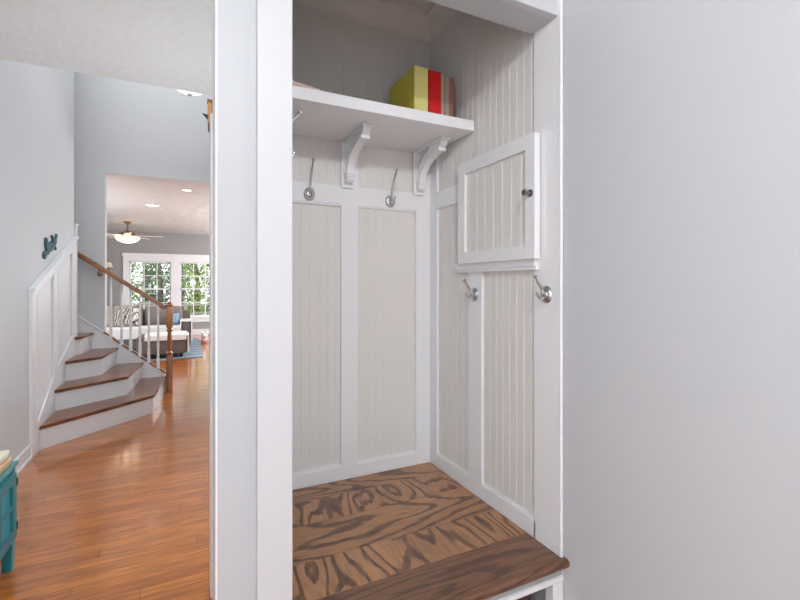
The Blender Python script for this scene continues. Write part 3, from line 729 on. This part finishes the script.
# recessed lights
for (x, y, r, lb) in ((-.51, 8.67, .115, 'round recessed ceiling light nearer the ceiling fan'), (.02, 7.05, .075, 'small round white ceiling light near the opening')):
    cn = thing('ceiling_light', lb, 'ceiling light', (x, y, CEIL), 'round lights in the living room ceiling')
    T = Matrix.Translation((x, y, 0))
    bm = nb(); lathe(bm, [(r*.78, CEIL-.012), (r, CEIL-.012), (r*1.02, CEIL-.001), (r*.78, CEIL-.001), (r*.78, CEIL-.012)], 28, T); under(obj('trim_ring', bm, M['plastic'], smooth=True, angle=30), cn)
    bm = nb(); lathe(bm, [(0, CEIL-.010), (r*.77, CEIL-.008), (r*.77, CEIL-.001), (0, CEIL-.001)], 28, T); under(obj('lamp_disc', bm, M['can'], smooth=True, angle=30), cn)

# wall lamp on the far wall, left of the windows
wl = thing('wall_lamp', 'small pale wall lamp on the living room wall left of the windows', 'lamp', (-1.72, 13.3, 1.75))
T = Matrix.Translation((-1.76, 13.2, 0))
bm = nb(); lathe(bm, [(.09, 1.80), (.115, 1.80), (.07, 1.93), (.06, 1.93), (.09, 1.80)], 20, T); under(obj('lamp_shade', bm, M['cream'], smooth=True, angle=40), wl)
bm = nb(); tube(bm, pipe([(-1.76, 13.3, 1.74), (-1.76, 13.22, 1.73), (-1.76, 13.2, 1.76), (-1.76, 13.2, 1.84)], 5), .008, 8); box(bm, -1.79, -1.73, 13.285, 13.3, 1.68, 1.80, .003); under(obj('lamp_arm', bm, M['bronze'], smooth=True, angle=40), wl)

# ------------------------------------------------------------------ outside
bm = nb(); box(bm, -14, 14, 13.5, 40, -.5, -.4); struct('ground', bm, M['grass'])
def tree(x, y, h, r, mats, label, n=1500, z0=.2):
    t = thing('garden_tree', label, 'tree', (x, y, -.4), 'garden trees outside the windows')
    bm = nb(); tube(bm, [(x, y, -.4), (x+.05, y, h*.35), (x-.05, y+.05, h*.8)], [.13, .09, .03], 8)
    for k in range(6):
        a = k*1.1; z = h*(.3+.08*k); tube(bm, [(x, y, z), (x+math.cos(a)*r*.5, y+math.sin(a)*r*.5, z+h*.15)], [.04, .012], 6)
    under(obj('trunk', bm, M['bark']), t)
    bm = nb()
    for i in range(n):
        u = random.random(); zz = z0+(h-z0)*u; R_ = r*math.sin(PI*(.12+.80*u))**.5*(.85+.15*math.sin(zz*9+x*5))
        an = random.uniform(0, 2*PI); rr = R_*random.random()**.4
        p = Vector((x+rr*math.cos(an), y+rr*math.sin(an), zz))
        a = Vector((random.uniform(-1, 1), random.uniform(-1, 1), random.uniform(-1, 1))).normalized(); b_ = a.cross(Vector((random.uniform(-1, 1), random.uniform(-1, 1), 1))).normalized()
        s = random.uniform(.04, .085)
        q = [bm.verts.new(p+a*s), bm.verts.new(p+b_*s*.45), bm.verts.new(p-a*s), bm.verts.new(p-b_*s*.45)]
        f = bm.faces.new(q); f.material_index = random.choice((0, 0, 1))
    under(obj('foliage', bm, mats), t)
G = [M['leaf'], M['leaf2']]; G2 = [M['leaf2'], M['leaf']]; G3 = [M['leaf3'], M['leaf']]
for i, (x, y, h, r, g, lb) in enumerate((
    (-1.90, 17.0, 3.3, .50, G, 'bushy green tree outside, nearest the left edge of the left window'),
    (-.80, 17.0, 3.5, .52, G2, 'dark leafy tree outside, close behind the middle of the left window'),
    (.35, 17.0, 3.4, .54, G3, 'bright yellow-green tree outside, close behind the right window'),
    (1.55, 17.0, 3.6, .54, G2, 'dark green tree outside, at the far right behind the right window'),
    (-2.55, 18.6, 4.0, .58, G2, 'dark tree in the second row outside, left of the left window'),
    (-1.35, 18.6, 4.2, .58, G3, 'pale green tree in the second row outside, behind the left window'),
    (-.15, 18.6, 3.9, .58, G, 'mid-green tree in the second row outside, behind the post between the windows'),
    (1.05, 18.6, 4.3, .58, G2, 'tall dark tree in the second row outside, behind the right window'))):
    tree(x, y, h, r, g, lb, 2300)
dk = thing('deck_railing', 'weathered wooden deck railing outside the right window', 'railing', (0.3, 15.2, -.4))
bm = nb(); box(bm, -2.2, 2.2, 15.18, 15.22, .70, .76); box(bm, -2.2, 2.2, 15.19, 15.21, .45, .49); under(obj('rail', bm, M['deck']), dk)
for k in range(5): bm = nb(); x = -2.2+1.1*k; box(bm, x-.04, x+.04, 15.16, 15.24, -.4, .80, .004); under(obj('post', bm, M['deck']), dk)

# ------------------------------------------------------------------ lights
def point(name, loc, e, r, col=(1, 1, 1)):
    l = bpy.data.lights.new(name, 'POINT'); l.energy = e; l.shadow_soft_size = r; l.color = col
    o = bpy.data.objects.new(name, l); o.location = loc; C.objects.link(o); return o
def area(name, loc, rot, sx, sy, e, col=(1, 1, 1)):
    l = bpy.data.lights.new(name, 'AREA'); l.shape = 'RECTANGLE'; l.size = sx; l.size_y = sy; l.energy = e; l.color = col
    o = bpy.data.objects.new(name, l); o.location = loc; o.rotation_euler = rot; C.objects.link(o); return o
point('hall_lamp', (-.1, -.95, 2.66), 72, .07, (.95, .97, 1))
area('hall_front_fill', (.2, -2.9, 1.4), (PI/2, 0, 0), 1.8, 2.0, 7, (.88, .95, 1))  # added soft frontal fill behind the camera, no window modelled
area('hall_side_fill', (-1.05, -.8, 1.4), (0, -PI/2, 0), 1.8, 1.8, 11, (.88, .95, 1))  # added broad fill from the left to lift the right-hand faces
area('hall_ceiling_fill', (-.3, -.9, .35), (PI*.76, 0, 0), 1.2, 1.0, 5, (.86, .94, 1))  # added fill aimed upward to brighten the low ceiling
point('passage_fill', (.33, 3.0, 1.45), 20, .12, (.90, .96, 1))  # unseen fill added behind the niche, brightens risers and hall walls
area('stair_hall_fill', (-.35, 4.7, 5.2), (0, 0, 0), 1.2, 1.8, 29, (.97, .98, 1))  # added overhead fill for the stair hall; its ceiling is closed
point('living_fill_a', (2.2, 9.0, 1.6), 150, .25, (.90, .95, 1))  # added living room fill, out of view on the right
point('living_fill_b', (2.4, 11.5, 1.5), 120, .25, (.90, .96, 1))  # second added fill on the right, deeper in the room
point('living_fill_c', (-2.4, 8.2, 1.6), 90, .25, (.92, .96, 1))  # added fill on the left, hidden by the hall wall
sun = bpy.data.lights.new('sun', 'SUN'); sun.energy = 4.0; sun.angle = .02; so = bpy.data.objects.new('sun', sun); so.rotation_euler = (math.radians(40), math.radians(15), 0); C.objects.link(so)
w = bpy.data.worlds.new('world'); S.world = w; w.use_nodes = True
bg = w.node_tree.nodes['Background']; bg.inputs['Color'].default_value = (.90, .95, 1, 1); bg.inputs['Strength'].default_value = 2.6

# ------------------------------------------------------------------ camera
cam = bpy.data.cameras.new('camera'); cam.sensor_width = 36; cam.lens = 440/800*36; cam.shift_y = -16/800; cam.clip_start = .02
co = bpy.data.objects.new('camera', cam); co.location = (0, 0, 1.38); co.rotation_euler = (PI/2, 0, math.radians(-26)); C.objects.link(co)
S.camera = co
